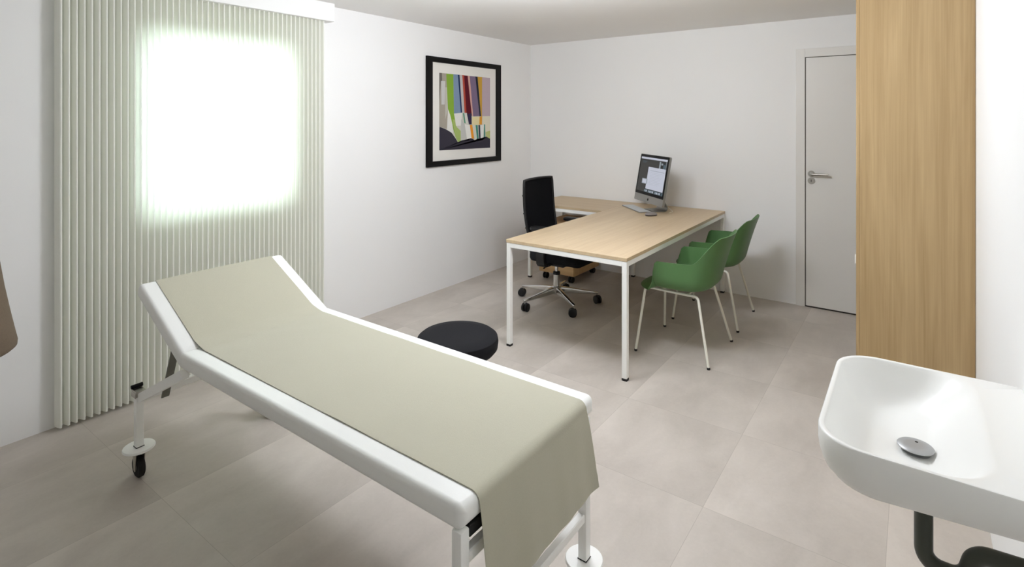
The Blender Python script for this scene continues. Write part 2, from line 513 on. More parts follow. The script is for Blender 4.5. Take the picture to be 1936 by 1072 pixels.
# ------------------------------------------------------------------ framed picture on the left wall
ART_DATA = [
    ((205, 203, 192), [(3.698, 2.006), (4.449, 2.005), (4.449, 1.285), (3.698, 1.29)]),
    ((165, 158, 145), [(3.698, 2.006), (3.796, 2.006), (3.819, 1.674), (3.801, 1.487), (3.698, 1.507)]),
    ((110, 105, 100), [(3.698, 2.006), (3.733, 2.005), (3.737, 1.934), (3.72, 1.927), (3.698, 1.719)]),
    ((200, 200, 198), [(3.723, 1.933), (3.778, 1.933), (3.771, 1.715), (3.727, 1.714)]),
    ((190, 188, 178), [(3.778, 1.876), (3.81, 1.878), (3.817, 1.674), (3.778, 1.577)]),
    ((132, 168, 60), [(3.792, 2.005), (3.89, 2.006), (3.899, 1.626), (3.926, 1.529), (3.991, 1.361), (3.963, 1.35), (3.899, 1.456), (3.845, 1.62), (3.815, 1.674)]),
    ((165, 185, 108), [(3.878, 1.578), (3.914, 1.572), (3.936, 1.504), (3.995, 1.466), (3.995, 1.361), (3.963, 1.35), (3.917, 1.413)]),
    ((228, 228, 222), [(3.815, 1.674), (3.845, 1.62), (3.878, 1.529), (3.885, 1.438), (3.801, 1.481)]),
    ((125, 145, 170), [(3.89, 2.006), (3.958, 2.006), (4.0, 1.64), (3.899, 1.632)]),
    ((30, 50, 90), [(3.954, 2.005), (3.978, 2.006), (4.015, 1.642), (3.996, 1.64)]),
    ((192, 187, 186), [(3.978, 2.006), (4.019, 2.006), (4.059, 1.64), (4.015, 1.642)]),
    ((172, 72, 56), [(4.017, 2.006), (4.047, 2.005), (4.079, 1.64), (4.051, 1.64)]),
    ((88, 20, 36), [(4.045, 2.005), (4.097, 2.005), (4.163, 1.616), (4.114, 1.59), (4.079, 1.64)]),
    ((205, 160, 150), [(4.097, 2.005), (4.128, 2.004), (4.182, 1.61), (4.161, 1.61)]),
    ((120, 105, 130), [(4.128, 2.004), (4.214, 2.005), (4.282, 1.61), (4.182, 1.606)]),
    ((35, 40, 55), [(4.214, 2.005), (4.248, 2.004), (4.303, 1.61), (4.28, 1.606)]),
    ((192, 152, 62), [(4.248, 2.004), (4.321, 2.005), (4.319, 1.604), (4.303, 1.61)]),
    ((185, 168, 176), [(4.321, 2.005), (4.449, 2.005), (4.449, 1.611), (4.319, 1.608)]),
    ((228, 228, 222), [(3.899, 1.632), (4.015, 1.64), (3.995, 1.516), (3.926, 1.514)]),
    ((195, 195, 190), [(4.0, 1.578), (4.051, 1.528), (4.085, 1.371), (3.998, 1.37)]),
    ((90, 150, 125), [(4.025, 1.637), (4.045, 1.638), (4.066, 1.538), (4.047, 1.543)]),
    ((215, 214, 205), [(4.049, 1.638), (4.085, 1.638), (4.112, 1.528), (4.068, 1.535)]),
    ((50, 45, 72), [(4.085, 1.628), (4.155, 1.639), (4.157, 1.527), (4.116, 1.527)]),
    ((228, 216, 168), [(4.163, 1.603), (4.282, 1.604), (4.272, 1.52), (4.159, 1.525)]),
    ((215, 150, 52), [(4.28, 1.604), (4.321, 1.607), (4.317, 1.524), (4.274, 1.524)]),
    ((222, 217, 196), [(4.321, 1.608), (4.449, 1.611), (4.449, 1.459), (4.375, 1.447), (4.321, 1.52)]),
    ((232, 232, 226), [(4.051, 1.53), (4.128, 1.521), (4.155, 1.388), (4.089, 1.37)]),
    ((226, 150, 50), [(4.128, 1.524), (4.165, 1.523), (4.194, 1.384), (4.155, 1.388)]),
    ((210, 212, 200), [(4.165, 1.523), (4.216, 1.52), (4.238, 1.383), (4.202, 1.366)]),
    ((70, 140, 120), [(4.216, 1.52), (4.248, 1.52), (4.264, 1.382), (4.238, 1.381)]),
    ((40, 50, 72), [(4.26, 1.52), (4.284, 1.52), (4.295, 1.378), (4.274, 1.378)]),
    ((232, 232, 226), [(4.292, 1.522), (4.35, 1.523), (4.335, 1.365), (4.295, 1.369)]),
    ((80, 145, 130), [(4.348, 1.526), (4.367, 1.526), (4.371, 1.4), (4.348, 1.393)]),
    ((190, 196, 130), [(4.373, 1.447), (4.449, 1.462), (4.449, 1.377), (4.385, 1.4)]),
    ((56, 53, 63), [(3.698, 1.507), (3.775, 1.488), (3.863, 1.45), (3.926, 1.388), (3.958, 1.35), (3.976, 1.352), (4.0, 1.371), (4.104, 1.365), (4.143, 1.391), (4.182, 1.381), (4.206, 1.364), (4.242, 1.386), (4.282, 1.378), (4.319, 1.363), (4.335, 1.37), (4.348, 1.393), (4.385, 1.401), (4.449, 1.377), (4.449, 1.285), (3.698, 1.29)]),
]
pic = thing('framed_picture', 'black framed abstract print of coloured vertical stripes on the white wall', 'picture', (XL, 4.076, 1.646))
def wall_rect(y0, y1, z0, z1):
    return (y0 - 4.076, y1 - 4.076, z0 - 1.646, z1 - 1.646)
oy0, oy1, oz0, oz1 = wall_rect(3.529, 4.623, 1.143, 2.149)
iy0, iy1, iz0, iz1 = wall_rect(3.609, 4.545, 1.193, 2.099)
bm = bmesh.new()
prof = [(0, .002), (0, .018), (.004, .022), (.90, .020), (.97, .016), (1, .010), (1, .002)]   # across the moulding: fraction, height off the wall
rings = []
for (a, bb) in (((oy0, oz0), (iy0, iz0)), ((oy1, oz0), (iy1, iz0)), ((oy1, oz1), (iy1, iz1)), ((oy0, oz1), (iy0, iz1))):
    rings.append([(hgt, a[0] + (bb[0] - a[0]) * t, a[1] + (bb[1] - a[1]) * t) for t, hgt in prof])
rings.append(rings[0])
loft(bm, rings, False, False)
bmesh.ops.remove_doubles(bm, verts=bm.verts, dist=1e-6)
mesh_obj('frame', bm, M_frameblk, pic, 30)
bm = bmesh.new(); box(bm, .003, .008, iy0 - .004, iy1 + .004, iz0 - .004, iz1 + .004); mesh_obj('mat_board', bm, M_mat, pic)
bm = bmesh.new()
amats, seen = [], {}
for k, (c, pts) in enumerate(ART_DATA):
    if c not in seen:
        seen[c] = len(amats)
        amats.append(mat('ink_%02d' % len(amats), c, .7, spec=.15, noise_amt=.03, noise_scale=90))
    poly(bm, [(.0084 + k * .00008, y - 4.076, z - 1.646) for y, z in pts], seen[c])
bmesh.ops.triangulate(bm, faces=bm.faces)
mesh_obj('print', bm, amats, pic)

# ------------------------------------------------------------------ L-shaped desk
DX0, DX1, DY0, DY1, DZ = -2.290, -1.387, 3.065, 5.190, .741
RX0, RY0 = -3.120, 4.535
desk = thing('desk', 'long L-shaped light oak desk with white square-tube legs', 'desk', (0, 0, 0))
bm = bmesh.new(); box(bm, DX0, DX1, DY0, DY1, DZ - .022, DZ, .0015, 1); mesh_obj('desktop', bm, M_oakdesk, desk, 30)
bm = bmesh.new(); box(bm, RX0, DX0 - .0006, RY0, DY1, DZ - .022, DZ, .0015, 1); mesh_obj('return_top', bm, M_oakret, desk, 30)
TB, FZ = .032, DZ - .0225
def frame_rails(x0, x1, y0, y1, skip=()):
    bm = bmesh.new()
    z0 = FZ - TB
    if 'S' not in skip: box(bm, x0 + TB, x1 - TB, y0, y0 + TB, z0, FZ, .002, 1)
    if 'N' not in skip: box(bm, x0 + TB, x1 - TB, y1 - TB, y1, z0, FZ, .002, 1)
    if 'W' not in skip: box(bm, x0, x0 + TB, y0 + TB, y1 - TB, z0, FZ, .002, 1)
    if 'E' not in skip: box(bm, x1 - TB, x1, y0 + TB, y1 - TB, z0, FZ, .002, 1)
    return bm
mesh_obj('frame', frame_rails(DX0 + .002, DX1 - .002, DY0 + .002, DY1 - .002), M_white, desk, 30)
mesh_obj('return_frame', frame_rails(RX0 + .002, DX0 + .002, RY0 + .002, DY1 - .002, ('E',)), M_white, desk, 30)
def desk_leg(x, y):
    bm = bmesh.new(); box(bm, x, x + TB, y, y + TB, .014, FZ, .002, 1)
    lg = mesh_obj('leg', bm, M_white, desk, 30)
    bm = bmesh.new(); box(bm, x - .0005, x + TB + .0005, y - .0005, y + TB + .0005, 0, .0138, .001, 1)
    mesh_obj('foot_cap', bm, M_plastic, lg, 30)['label'] = 'black plastic foot cap'
for x, y in ((DX0 + .002, DY0 + .002), (DX1 - TB - .002, DY0 + .002), (DX1 - TB - .002, DY1 - TB - .002),
             (DX0 + .002, DY1 - TB - .002), (RX0 + .002, RY0 + .002), (RX0 + .002, DY1 - TB - .002)):
    desk_leg(x, y)

# ------------------------------------------------------------------ oak drawer pedestal under the return
px0, px1, py0, py1 = -3.005, -2.615, 4.575, 5.10
ped = thing('drawer_pedestal', 'light oak box pedestal on black castors under the desk, behind the office chair', 'cabinet', (px0, py0, 0))
bm = bmesh.new(); box(bm, 0, px1 - px0, .018, py1 - py0, .072, .56, .001, 1); mesh_obj('body', bm, M_oakbox, ped, 30)
for za, zb in ((.074, .315), (.318, .558)):
    bm = bmesh.new(); box(bm, .001, px1 - px0 - .001, 0, .0178, za, zb, .001, 1); mesh_obj('drawer_front', bm, M_oakbox, ped, 30)
def castor_at(parent, x, y, name='castor'):
    bm = bmesh.new()
    box(bm, x - .02, x + .02, y - .02, y + .02, .062, .0718, .002, 1)
    tube(bm, [(x, y, .064), (x, y, .03)], .007, 10)
    for s in (-1, 1):
        lathe(bm, [(.012, -.009), (.026, -.009), (.030, -.005), (.030, .005), (.026, .009), (.012, .009)], (x + s * .013, y, .030), 20, axis='X')
    return mesh_obj(name, bm, M_plastic, parent, 35)
for x in (.05, px1 - px0 - .05):
    for y in (.045, py1 - py0 - .05):
        castor_at(ped, x, y)

# ------------------------------------------------------------------ office chair
oc = thing('office_chair', 'black mesh-back office chair with chrome star base behind the desk', 'chair', (-2.47, 4.03, 0), 0)
bm = bmesh.new()
R5 = .345
A0 = math.radians(-107)
for k in range(5):
    a = A0 + k * 2 * PI / 5
    ca, sa = math.cos(a), math.sin(a)
    rings = []
    for r, z, w, h in ((.030, .120, .020, .052), (.10, .114, .017, .048), (.20, .103, .014, .036), (.30, .094, .012, .024), (.352, .091, .012, .018), (.358, .090, .008, .012)):
        cs = rrect(w * 2, h, .006, 3)
        rings.append([(r * ca - u * sa, r * sa + u * ca, z + v) for u, v in cs])
    loft(bm, rings)
lathe(bm, [(.034, .085), (.042, .10), (.042, .148), (.034, .152)], (0, 0, 0), 28)
mesh_obj('star_base', bm, M_chrome, oc, 40)
for k in range(5):
    a = A0 + k * 2 * PI / 5
    x, y = R5 * math.cos(a), R5 * math.sin(a)
    b = a + 1.9 + .8 * k
    bm = bmesh.new()
    dx, dy = math.cos(b), math.sin(b)
    cx, cy = x + .010 * -dy, y + .010 * dx
    for s in (-1, 1):
        prof = [(.010, -.012), (.026, -.012), (.034, -.007), (.034, .007), (.026, .012), (.010, .012)]
        rings = []
        for r, q in prof:
            rings.append([(cx + dx * (s * .0155 + q) - dy * r * math.cos(t), cy + dy * (s * .0155 + q) + dx * r * math.cos(t), .034 + r * math.sin(t))
                          for t in [2 * PI * i / 20 for i in range(20)]])
        loft(bm, rings)
    lathe(bm, [(.018, .046), (.020, .062), (.013, .070)], (cx, cy, 0), 16)
    c5 = mesh_obj('castor', bm, M_plastic, oc, 40)
    bm = bmesh.new(); tube(bm, [(x, y, .064), (x, y, .086)], .007, 12); mesh_obj('castor_stem', bm, M_chrome, c5, 40)
bm = bmesh.new()
lathe(bm, [(.028, .150), (.028, .255), (.024, .258)], n=28)
mesh_obj('column_sleeve', bm, M_chrome, oc, 40)
bm = bmesh.new()
lathe(bm, [(.030, .250), (.030, .272), (.020, .276)], n=28)
mesh_obj('column_collar', bm, M_plastic, oc, 40)
bm = bmesh.new()
lathe(bm, [(.0145, .27), (.0145, .34)], n=24)
mesh_obj('gas_strut', bm, M_chrome, oc, 40)
bm = bmesh.new()
box(bm, -.15, .12, -.085, .085, .335, .385, .015, 3)
tube(bm, fillet([(.02, -.08, .365), (.02, -.20, .362), (.02, -.235, .352)], .02), .006, 10)
mesh_obj('tilt_mechanism', bm, M_plastic, oc, 40)
# seat: upholstered, waterfall front
bm = bmesh.new()
n = 40
rings = []
for (ins, z) in ((.03, .388), (.006, .394), (0, .410), (.0, .440), (.012, .464), (.04, .476), (.12, .481)):
    pts = rrect(.47 - 2 * ins, .47 - 2 * ins, .09 - ins * .5, 8)
    rings.append([(u + .075, v, z - (.030 * max(0, (u - .06) / .18) ** 2 if z > .40 else 0) + .004 * (abs(v) / .2) ** 2) for u, v in pts])
loft(bm, rings)
mesh_obj('seat', bm, M_black, oc, 40)
# back: slightly curved frame, mesh panel, lumbar pad and spine
def back_pt(u, z):
    """u -1..1 across, z height -> point on the back surface (chair faces +X)"""
    t = (z - .50) / .56
    x = -.115 - .070 * t + .035 * (1 - u * u) * -1 * .9 - .020 * math.sin(PI * t)
    hw = .214 + .016 * math.sin(PI * min(1, max(0, t)) * .75 + .3)
    return Vector((x, u * hw, z - .003 * u * u * t))
bm = bmesh.new()
nu, nz = 16, 22
grid = [[bm.verts.new(back_pt(-1 + 2 * i / nu, .50 + .555 * j / nz)) for i in range(nu + 1)] for j in range(nz + 1)]
for j in range(nz):
    for i in range(nu):
        bm.faces.new((grid[j][i], grid[j][i + 1], grid[j + 1][i + 1], grid[j + 1][i]))
g2 = bmesh.ops.solidify(bm, geom=bm.faces[:], thickness=.006)
mesh_obj('mesh_back', bm, M_black, oc, 50)
bm = bmesh.new()
path = [back_pt(-1, .50 + .555 * j / 20) for j in range(20)] + [back_pt(-.98 + 1.96 * i / 16, 1.058) for i in range(17)] + [back_pt(1, .50 + .555 * (19 - j) / 20) for j in range(20)]
tube(bm, path + [back_pt(.9 - 1.8 * i / 12, .50) for i in range(13)] + [path[0]], .011, 10)
mesh_obj('back_frame', bm, M_plastic, oc, 50)
bm = bmesh.new()
tube(bm, fillet([(-.10, 0, .37), (-.235, 0, .372), (-.262, 0, .50), (-.265, 0, .78)], .06, 8), .02, 12, flat=(.07, .022))
mesh_obj('back_spine', bm, M_plastic, oc, 40)
bm = bmesh.new()
for zz in (.66, .78, .93):
    tube(bm, [back_pt(-.95 + 1.9 * i / 14, zz) + Vector((-.016, 0, 0)) for i in range(15)], .008, 8)
mesh_obj('lumbar_support', bm, M_plastic, oc, 50)
for s in (-1, 1):
    bm = bmesh.new()
    box(bm, -.03, .07, s * .175 - .06, s * .175 + .06, .374, .388, .004, 2)
    tube(bm, fillet([(.02, s * .19, .382), (.02, s * .272, .384), (.02, s * .282, .46), (.02, s * .270, .665)], .03, 6), .02, 12, flat=(.075, .028))
    ar = mesh_obj('armrest', bm, M_plastic, oc, 40)
    bm = bmesh.new()
    rings = []
    for ins, z in ((.012, .664), (0, .670), (0, .686), (.008, .695), (.02, .698)):
        rings.append([(u + .04, v + s * .268, z) for u, v in rrect(.25 - 2 * ins, .085 - 2 * ins, .04 - ins, 7)])
    loft(bm, rings)
    mesh_obj('arm_pad', bm, M_plastic, ar, 40)

# ------------------------------------------------------------------ green shell armchairs (local: front = +X)
def smoothstep(a, b, x):
    t = max(0.0, min(1.0, (x - a) / (b - a)))
    return t * t * (3 - 2 * t)
def make_green_chair(loc, rz, label):
    ch = thing('shell_armchair', label, 'chair', loc, rz, 'green shell armchairs along the desk')
    bm = bmesh.new()
    NT, NF, NW = 96, 7, 12
    a_, b_, ex = .235, .262, 2.7
    Z0 = .438
    rings = []
    for i in range(NT):
        th = 2 * PI * i / NT - PI                       # 0 = back
        ad = abs(math.degrees(th))
        dx, dy = -math.cos(th), math.sin(th)
        R = (abs(dx / (a_ if dx < 0 else .275)) ** ex + abs(dy / b_) ** ex) ** (-1 / ex)
        back = 1 - smoothstep(30, 64, ad)
        arm = 1 - smoothstep(110, 124, ad)
        hh = .198 * arm + .180 * back - .006 * arm * (1 - back) * smoothstep(72, 115, ad)
        lean = (.24 * back + .10 * (1 - back)) * 1.0
        rho = .085
        base = R - rho * .95
        prof = []
        for k in range(NF + 1):
            f = k / NF
            prof.append((base * f, Z0 - .012 * (1 - f * f) * 1.0))
        amax = PI / 2 - math.atan(lean)
        # arc then straight, cut at the rim height hh
        length = rho * amax
        if hh < .004:
            for k in range(1, NW + 1):                 # open front: level lip, gently rolled down
                f = k / NW
                prof.append((base + rho * .95 * f, Z0 - .020 * f * f))
        else:
            harc = rho * (1 - math.cos(amax))
            if hh <= harc:
                am = math.acos(1 - hh / rho)
                for k in range(1, NW + 1):
                    al = am * k / NW
                    blend = 1 - smoothstep(0, .06, hh)
                    prof.append((base + rho * math.sin(al) * (1 - blend) + rho * .95 * k / NW * blend, Z0 + rho * (1 - math.cos(al))))
            else:
                na = 6
                for k in range(1, na + 1):
                    al = amax * k / na
                    prof.append((base + rho * math.sin(al), Z0 + rho * (1 - math.cos(al))))
                r1, z1 = prof[-1]
                for k in range(1, NW - na + 1):
                    dh = (hh - harc) * k / (NW - na)
                    curl = .02 * back * (k / (NW - na)) ** 2
                    prof.append((r1 + lean * dh + curl, z1 + dh))
        rings.append([(dx * r, dy * r, z) for r, z in prof])
    m = len(rings[0])
    cv = bm.verts.new((0, 0, rings[0][0][2]))
    vr = [[bm.verts.new(p) for p in r[1:]] for r in rings]
    for i in range(NT):
        a, b = vr[i], vr[(i + 1) % NT]
        bm.faces.new((cv, a[0], b[0]))
        for k in range(m - 2):
            bm.faces.new((a[k], a[k + 1], b[k + 1], b[k]))
    for _ in range(2):                                   # relax the step where the arms end
        bmesh.ops.smooth_vert(bm, verts=[v for v in bm.verts if not v.is_boundary], factor=.3, use_axis_x=True, use_axis_y=True, use_axis_z=True)
    bmesh.ops.recalc_face_normals(bm, faces=bm.faces)
    bmesh.ops.solidify(bm, geom=bm.faces[:], thickness=.0055)
    mesh_obj('shell', bm, M_green, ch, 60)
    for s in (-1, 1):
        bm = bmesh.new()
        pts = fillet([(.240, s * .270, .006), (.205, s * .185, .424), (-.150, s * .175, .412), (-.246, s * .270, .006)], .028, 7)
        tube(bm, pts, .0085, 14)
        lf = mesh_obj('leg_frame', bm, M_cream, ch, 50)
        for x in (.240, -.246):
            bm = bmesh.new(); lathe(bm, [(.0095, 0), (.0105, .003), (.0105, .012), (.009, .014)], (x, s * .270, 0), 16)
            mesh_obj('foot_cap', bm, M_plastic, lf, 40)
    bm = bmesh.new()
    tube(bm, [(.10, -.183, .420), (.10, .183, .420)], .008, 10); tube(bm, [(-.08, -.178, .415), (-.08, .178, .415)], .008, 10)
    mesh_obj('cross_tube', bm, M_cream, ch, 50)
    return ch
make_green_chair((-1.287, 3.790, 0), PI, 'green plastic shell armchair on cream tube legs, nearer to the examination couch')
make_green_chair((-1.300, 4.530, 0), PI + .02, 'green plastic shell armchair nearer to the back wall and white door')

# ------------------------------------------------------------------ computer on the desk (local: screen faces -Y, X to the viewer's right)
cx, cy = (-2.17 - 1.75) / 2, (4.96 + 4.59) / 2
rot = math.atan2(4.59 - 4.96, -1.75 + 2.17)
comp = thing('desktop_computer', 'silver all-in-one desktop computer with dark windowed screen on the oak desk', 'computer', (cx, cy, DZ), rot)
W2, HT, tilt, lift = .278, .44, math.radians(10), .074
def scr(u, v, d=0.0):
    """u across, v up the screen plane from the chin's bottom edge, d out of the screen towards the user"""
    return (u, v * math.sin(tilt) - d * math.cos(tilt), lift + v * math.cos(tilt) + d * math.sin(tilt))
def plate(bm, u0, u1, v0, v1, d0, d1, r=.012, seg=5, mat=0):
    base = rrect(u1 - u0, v1 - v0, r, seg, (u0 + u1) / 2, (v0 + v1) / 2)
    loft(bm, [[scr(u, v, d0) for u, v in base], [scr(u, v, d1) for u, v in base]], mat=mat)
bm = bmesh.new()
rings = []
for ins, d_ in ((.10, -.045), (.05, -.040), (.012, -.026), (.003, -.022), (.0, -.018), (0, 0)):
    rings.append([scr(u, v, d_) for u, v in rrect(2 * W2 - 2 * ins, HT - 2 * ins, .012, 5, 0, HT / 2)])
loft(bm, rings)
mesh_obj('housing', bm, M_alu, comp, 40)
VB = .066
bm = bmesh.new(); plate(bm, -W2 + .003, W2 - .003, VB, HT - .003, .0002, .0016, .010); bez = mesh_obj('screen_glass', bm, M_bezel, comp, 40)
su0, su1, sv0, sv1 = -W2 + .026, W2 - .026, VB + .026, HT - .027
def S(fu, fv, d=.0018):
    return scr(su0 + (su1 - su0) * fu, sv1 - (sv1 - sv0) * fv, d)
bm = bmesh.new()
emat = [emission('screen_grey', (56, 55, 54), .62), emission('screen_white', (196, 200, 214), .80), emission('screen_dark', (22, 26, 28), .7),
        emission('screen_blue', (70, 92, 104), .8), emission('screen_line', (160, 166, 178), .75), emission('screen_pale', (150, 160, 168), .8)]
def rect(u0, v0, u1, v1, m, d):
    poly(bm, [S(u0, v0, d), S(u0, v1, d), S(u1, v1, d), S(u1, v0, d)], m)
rect(0, 0, 1, 1, 0, .0017)
rect(0, 0, 1, .055, 1, .0019)
rect(.02, .07, .34, .10, 2, .0019)
for q in range(3): rect(.08, .11 + q * .022, .26 - .02 * q, .118 + q * .022, 3, .0020)
rect(.73, .08, .98, .30, 2, .0019); rect(.73, .08, .78, .30, 5, .0020); rect(.80, .12, .86, .17, 5, .0020); rect(.88, .15, .95, .28, 3, .0020); rect(.965, .06, .98, .30, 5, .0021)
rect(.34, .27, .99, .90, 1, .0021)
rect(.42, .36, .95, .375, 4, .0022)
for q in range(9): rect(.44, .42 + q * .042, .88 - .05 * (q % 3), .424 + q * .042, 4, .0022)
rect(.16, .62, .37, .77, 5, .0022); rect(.18, .64, .33, .75, 1, .0023)
rect(0, .90, .30, 1, 0, .0022); rect(.30, .92, 1, .995, 3, .0022)
for q in range(13): rect(.32 + q * .05, .935, .355 + q * .05, .985, (5, 1, 2, 5, 1)[q % 5], .0023)
mesh_obj('screen_image', bm, emat, bez)
# dark fruit-shaped mark on the chin: round body with a bite, and a leaf
bm = bmesh.new()
pts = []
for i in range(40):
    a = 2 * PI * i / 40
    r = .0118 * (1 + .07 * math.cos(2 * a) * 0) 
    x, y = r * math.cos(a) * .96, r * math.sin(a)
    y -= .0016 * math.exp(-(x / .003) ** 2) * (1 if y > 0 else -.7)
    ddx, ddy = x - .0135, y - .001
    dd = math.hypot(ddx, ddy)
    if dd < .0065:
        x, y = .0135 + ddx / dd * .0065, .001 + ddy / dd * .0065
    pts.append(scr(x, VB * .47 + y, .0008))
poly(bm, pts)
leafp = [(.0005, .0125), (.0012, .0160), (.0050, .0190), (.0048, .0150), (.0022, .0126)]
poly(bm, [scr(x, VB * .47 + y, .0008) for x, y in leafp])
r_ = bmesh.ops.triangulate(bm, faces=bm.faces)
mesh_obj('logo', bm, M_bezel, comp)
# L-shaped aluminium foot
bm = bmesh.new()
pth = fillet([(0, .014, .004), (0, .175, .004), (0, .055, .20)], .03, 8)
tube(bm, pth, .01, flat=(.19, .007))
mesh_obj('stand', bm, M_alu, comp, 40)
bm = bmesh.new()
tube(bm, fillet([(.02, .125, .09), (.03, .165, .05), (.11, .20, .004), (.16, .13, .004)], .03, 6), .0025, 8)
mesh_obj('power_cord', bm, M_cream, comp, 50)

kb = thing('keyboard', 'flat silver keyboard lying on the desk in front of the computer', 'keyboard', (-2.085, 4.815, DZ), math.radians(-44))
bm = bmesh.new()
box(bm, -.21, .21, -.058, .058, .0008, .009, .003, 2); mesh_obj('body', bm, M_alu, kb, 30)
bm = bmesh.new()
M_key = mat('key_white', (200, 202, 202), .5)
for r in range(6):
    for c in range(15):
        if r == 0 and 4 <= c <= 9:
            continue
        x, y = -.203 + c * .0272, -.053 + r * .0178
        box(bm, x, x + .0245, y, y + .0150, .0088, .0108, .0006, 1)
box(bm, -.203 + 4 * .0272, -.203 + 9 * .0272 + .0245, -.053, -.038, .0088, .0108, .0006, 1)
mesh_obj('keys', bm, M_key, kb)
ms = thing('computer_mouse', 'grey computer mouse on the desk beside the keyboard', 'mouse', (-1.835, 4.555, DZ), math.radians(-38))
def mouse_shell(z0, z1, sc):
    bm = bmesh.new()
    rings = []
    for k in range(9):
        f = k / 8
        a = f * PI / 2
        s_ = math.cos(a) * .98 + .02
        z = z0 + (z1 - z0) * math.sin(a)
        rings.append([(.034 * sc * s_ * math.cos(t), .057 * sc * s_ * math.sin(t) - .004 * f, z) for t in [2 * PI * i / 28 for i in range(28)]])
    loft(bm, rings)
    return bm
bm = mouse_shell(.011, .034, 1.0); mesh_obj('top_shell', bm, mat('mouse_silver', (128, 122, 119), .28), ms, 60)
bm = bmesh.new()
rings = [[(.034 * s_ * math.cos(t), .057 * s_ * math.sin(t), z) for t in [2 * PI * i / 28 for i in range(28)]] for s_, z in ((.86, .0006), (.96, .004), (1.0, .0108))]
loft(bm, rings); mesh_obj('base', bm, mat('mouse_dark', (58, 50, 50), .4), ms, 60)

SKY, SKY_COL = 16.0, (.86, .955, 1.0, 1)
CEIL = []
GLOBES = [('globe_lamp_window_side', (-1.8, 2.35, 2.2), .17, 40), ('globe_lamp_door_side', (-1.25, 2.55, 2.2), .17, 45)]
CEIL_COL = (.89, .925, 1.0)
EXPOSURE = 0.1

# ------------------------------------------------------------------ examination couch
BX0, BXB, BY0, BY1, BZ, BT = -.855, -2.303, .968, 1.635, .660, .063
BYC, BW = (BY0 + BY1) / 2, BY1 - BY0
ALPHA = math.radians(26.5)
HEADLEN = .460
couch = thing('examination_couch', 'white vinyl examination couch with raised head section on white castor legs', 'examination couch', (0, 0, 0))
def cushion(to_head):
    """one padded section: rounded box, mitred at the bend, rounded at its free end"""
    r = .018
    if to_head:
        d, nrm, length = Vector((-math.cos(ALPHA), 0, math.sin(ALPHA))), Vector((math.sin(ALPHA), 0, math.cos(ALPHA))), HEADLEN
    else:
        d, nrm, length = Vector((1, 0, 0)), Vector((0, 0, 1)), BX0 - BXB
    org = Vector((BXB, BYC, BZ))
    rings = []
    def ring(s, ins, mitre=False):
        out = []
        for yy, hh in rrect(BW - 2 * ins, BT - 2 * ins, max(r - ins, .002), 6):
            h = hh - BT / 2
            ss = (h * math.tan(ALPHA / 2) + .0006) if mitre else s
            out.append(org + d * ss + nrm * h + Vector((0, yy, 0)))
        rings.append(out)
    ring(0, 0, True)
    for f in (.15, .3, .45, .6, .75, .9):
        ring(length * f, 0)
    for k in range(0, 8):
        a = PI / 2 * k / 7
        re = .024
        ring(length - re + re * math.sin(a), re * (1 - math.cos(a)))
    bm = bmesh.new()
    loft(bm, rings)
    return bm
mesh_obj('mattress', cushion(False), M_vinyl, couch, 50)
mesh_obj('head_section', cushion(True), M_vinyl, couch, 50)
# black steel frame carrying the padding
bm = bmesh.new()
zt = BZ - BT - .0005
for y in (BY0 + .13, BY1 - .16):
    box(bm, BXB + .03, BX0 - .0345, y, y + .03, zt - .022, zt, .002, 1)
box(bm, BX0 - .034, BX0 - .0045, BY0 + .038, BY1 - .038, zt - .0295, zt - .0004, .002, 1)
for x in (-2.10, -1.6, -1.2):
    box(bm, x, x + .03, BY0 + .1605, BY1 - .1605, zt - .0215, zt - .0004, .002, 1)
mesh_obj('support_frame', bm, M_underframe, couch, 30)
LS = .031
def castor_wheel(parent, x, y, z_disc):
    """castor under a leg plate: fork, wheel and hub; rolls along X"""
    bm = bmesh.new()
    box(bm, x - .020, x + .020, y - .020, y + .020, z_disc - .018, z_disc - .0005, .002, 1)
    for s in (-1, 1):
        pts = [(x - .018, z_disc - .016), (x + .018, z_disc - .016), (x + .012, .034), (x + .004, .028), (x - .008, .034)]
        loft(bm, [[(px, y + s * .0185, pz) for px, pz in pts], [(px, y + s * .0160, pz) for px, pz in pts]])
    fk = mesh_obj('castor_fork', bm, M_steel, parent, 30)
    bm = bmesh.new()
    lathe(bm, [(.016, -.0130), (.040, -.0130), (.0465, -.008), (.0470, 0), (.0465, .008), (.040, .0130), (.016, .0130)], (x, y, .0470), 36, axis='Y')
    mesh_obj('castor_wheel', bm, M_rubber, parent, 35)
    bm = bmesh.new()
    lathe(bm, [(.014, -.0145), (.0158, -.012), (.0158, .012), (.014, .0145)], (x, y, .0470), 20, axis='Y')
    mesh_obj('castor_hub', bm, M_greymetal, parent, 35)
def couch_leg(x, y, ztop):
    bm = bmesh.new()
    box(bm, x - LS / 2, x + LS / 2, y - LS / 2, y + LS / 2, .134, ztop, .004, 2)
    lg = mesh_obj('leg', bm, M_white, couch, 40)
    bm = bmesh.new()
    lathe(bm, [(.056, .122), (.062, .125), (.062, .130), (.060, .1335)], (x, y, 0), 48)
    mesh_obj('leg_plate', bm, M_white, lg, 40)
    bm = bmesh.new(); box(bm, x - LS / 2 - .001, x + LS / 2 + .001, y - LS / 2 - .001, y + LS / 2 + .001, .1338, .1365, .0008, 1)
    mesh_obj('leg_gasket', bm, M_plastic, lg, 40)
    castor_wheel(lg, x, y, .122)
    return lg
YN, YFAR, XFOOT, XHEAD = .987, 1.597, -.873, -2.757
for y in (YN, YFAR):
    couch_leg(XFOOT, y, BZ - BT - .001)
ZL = .372
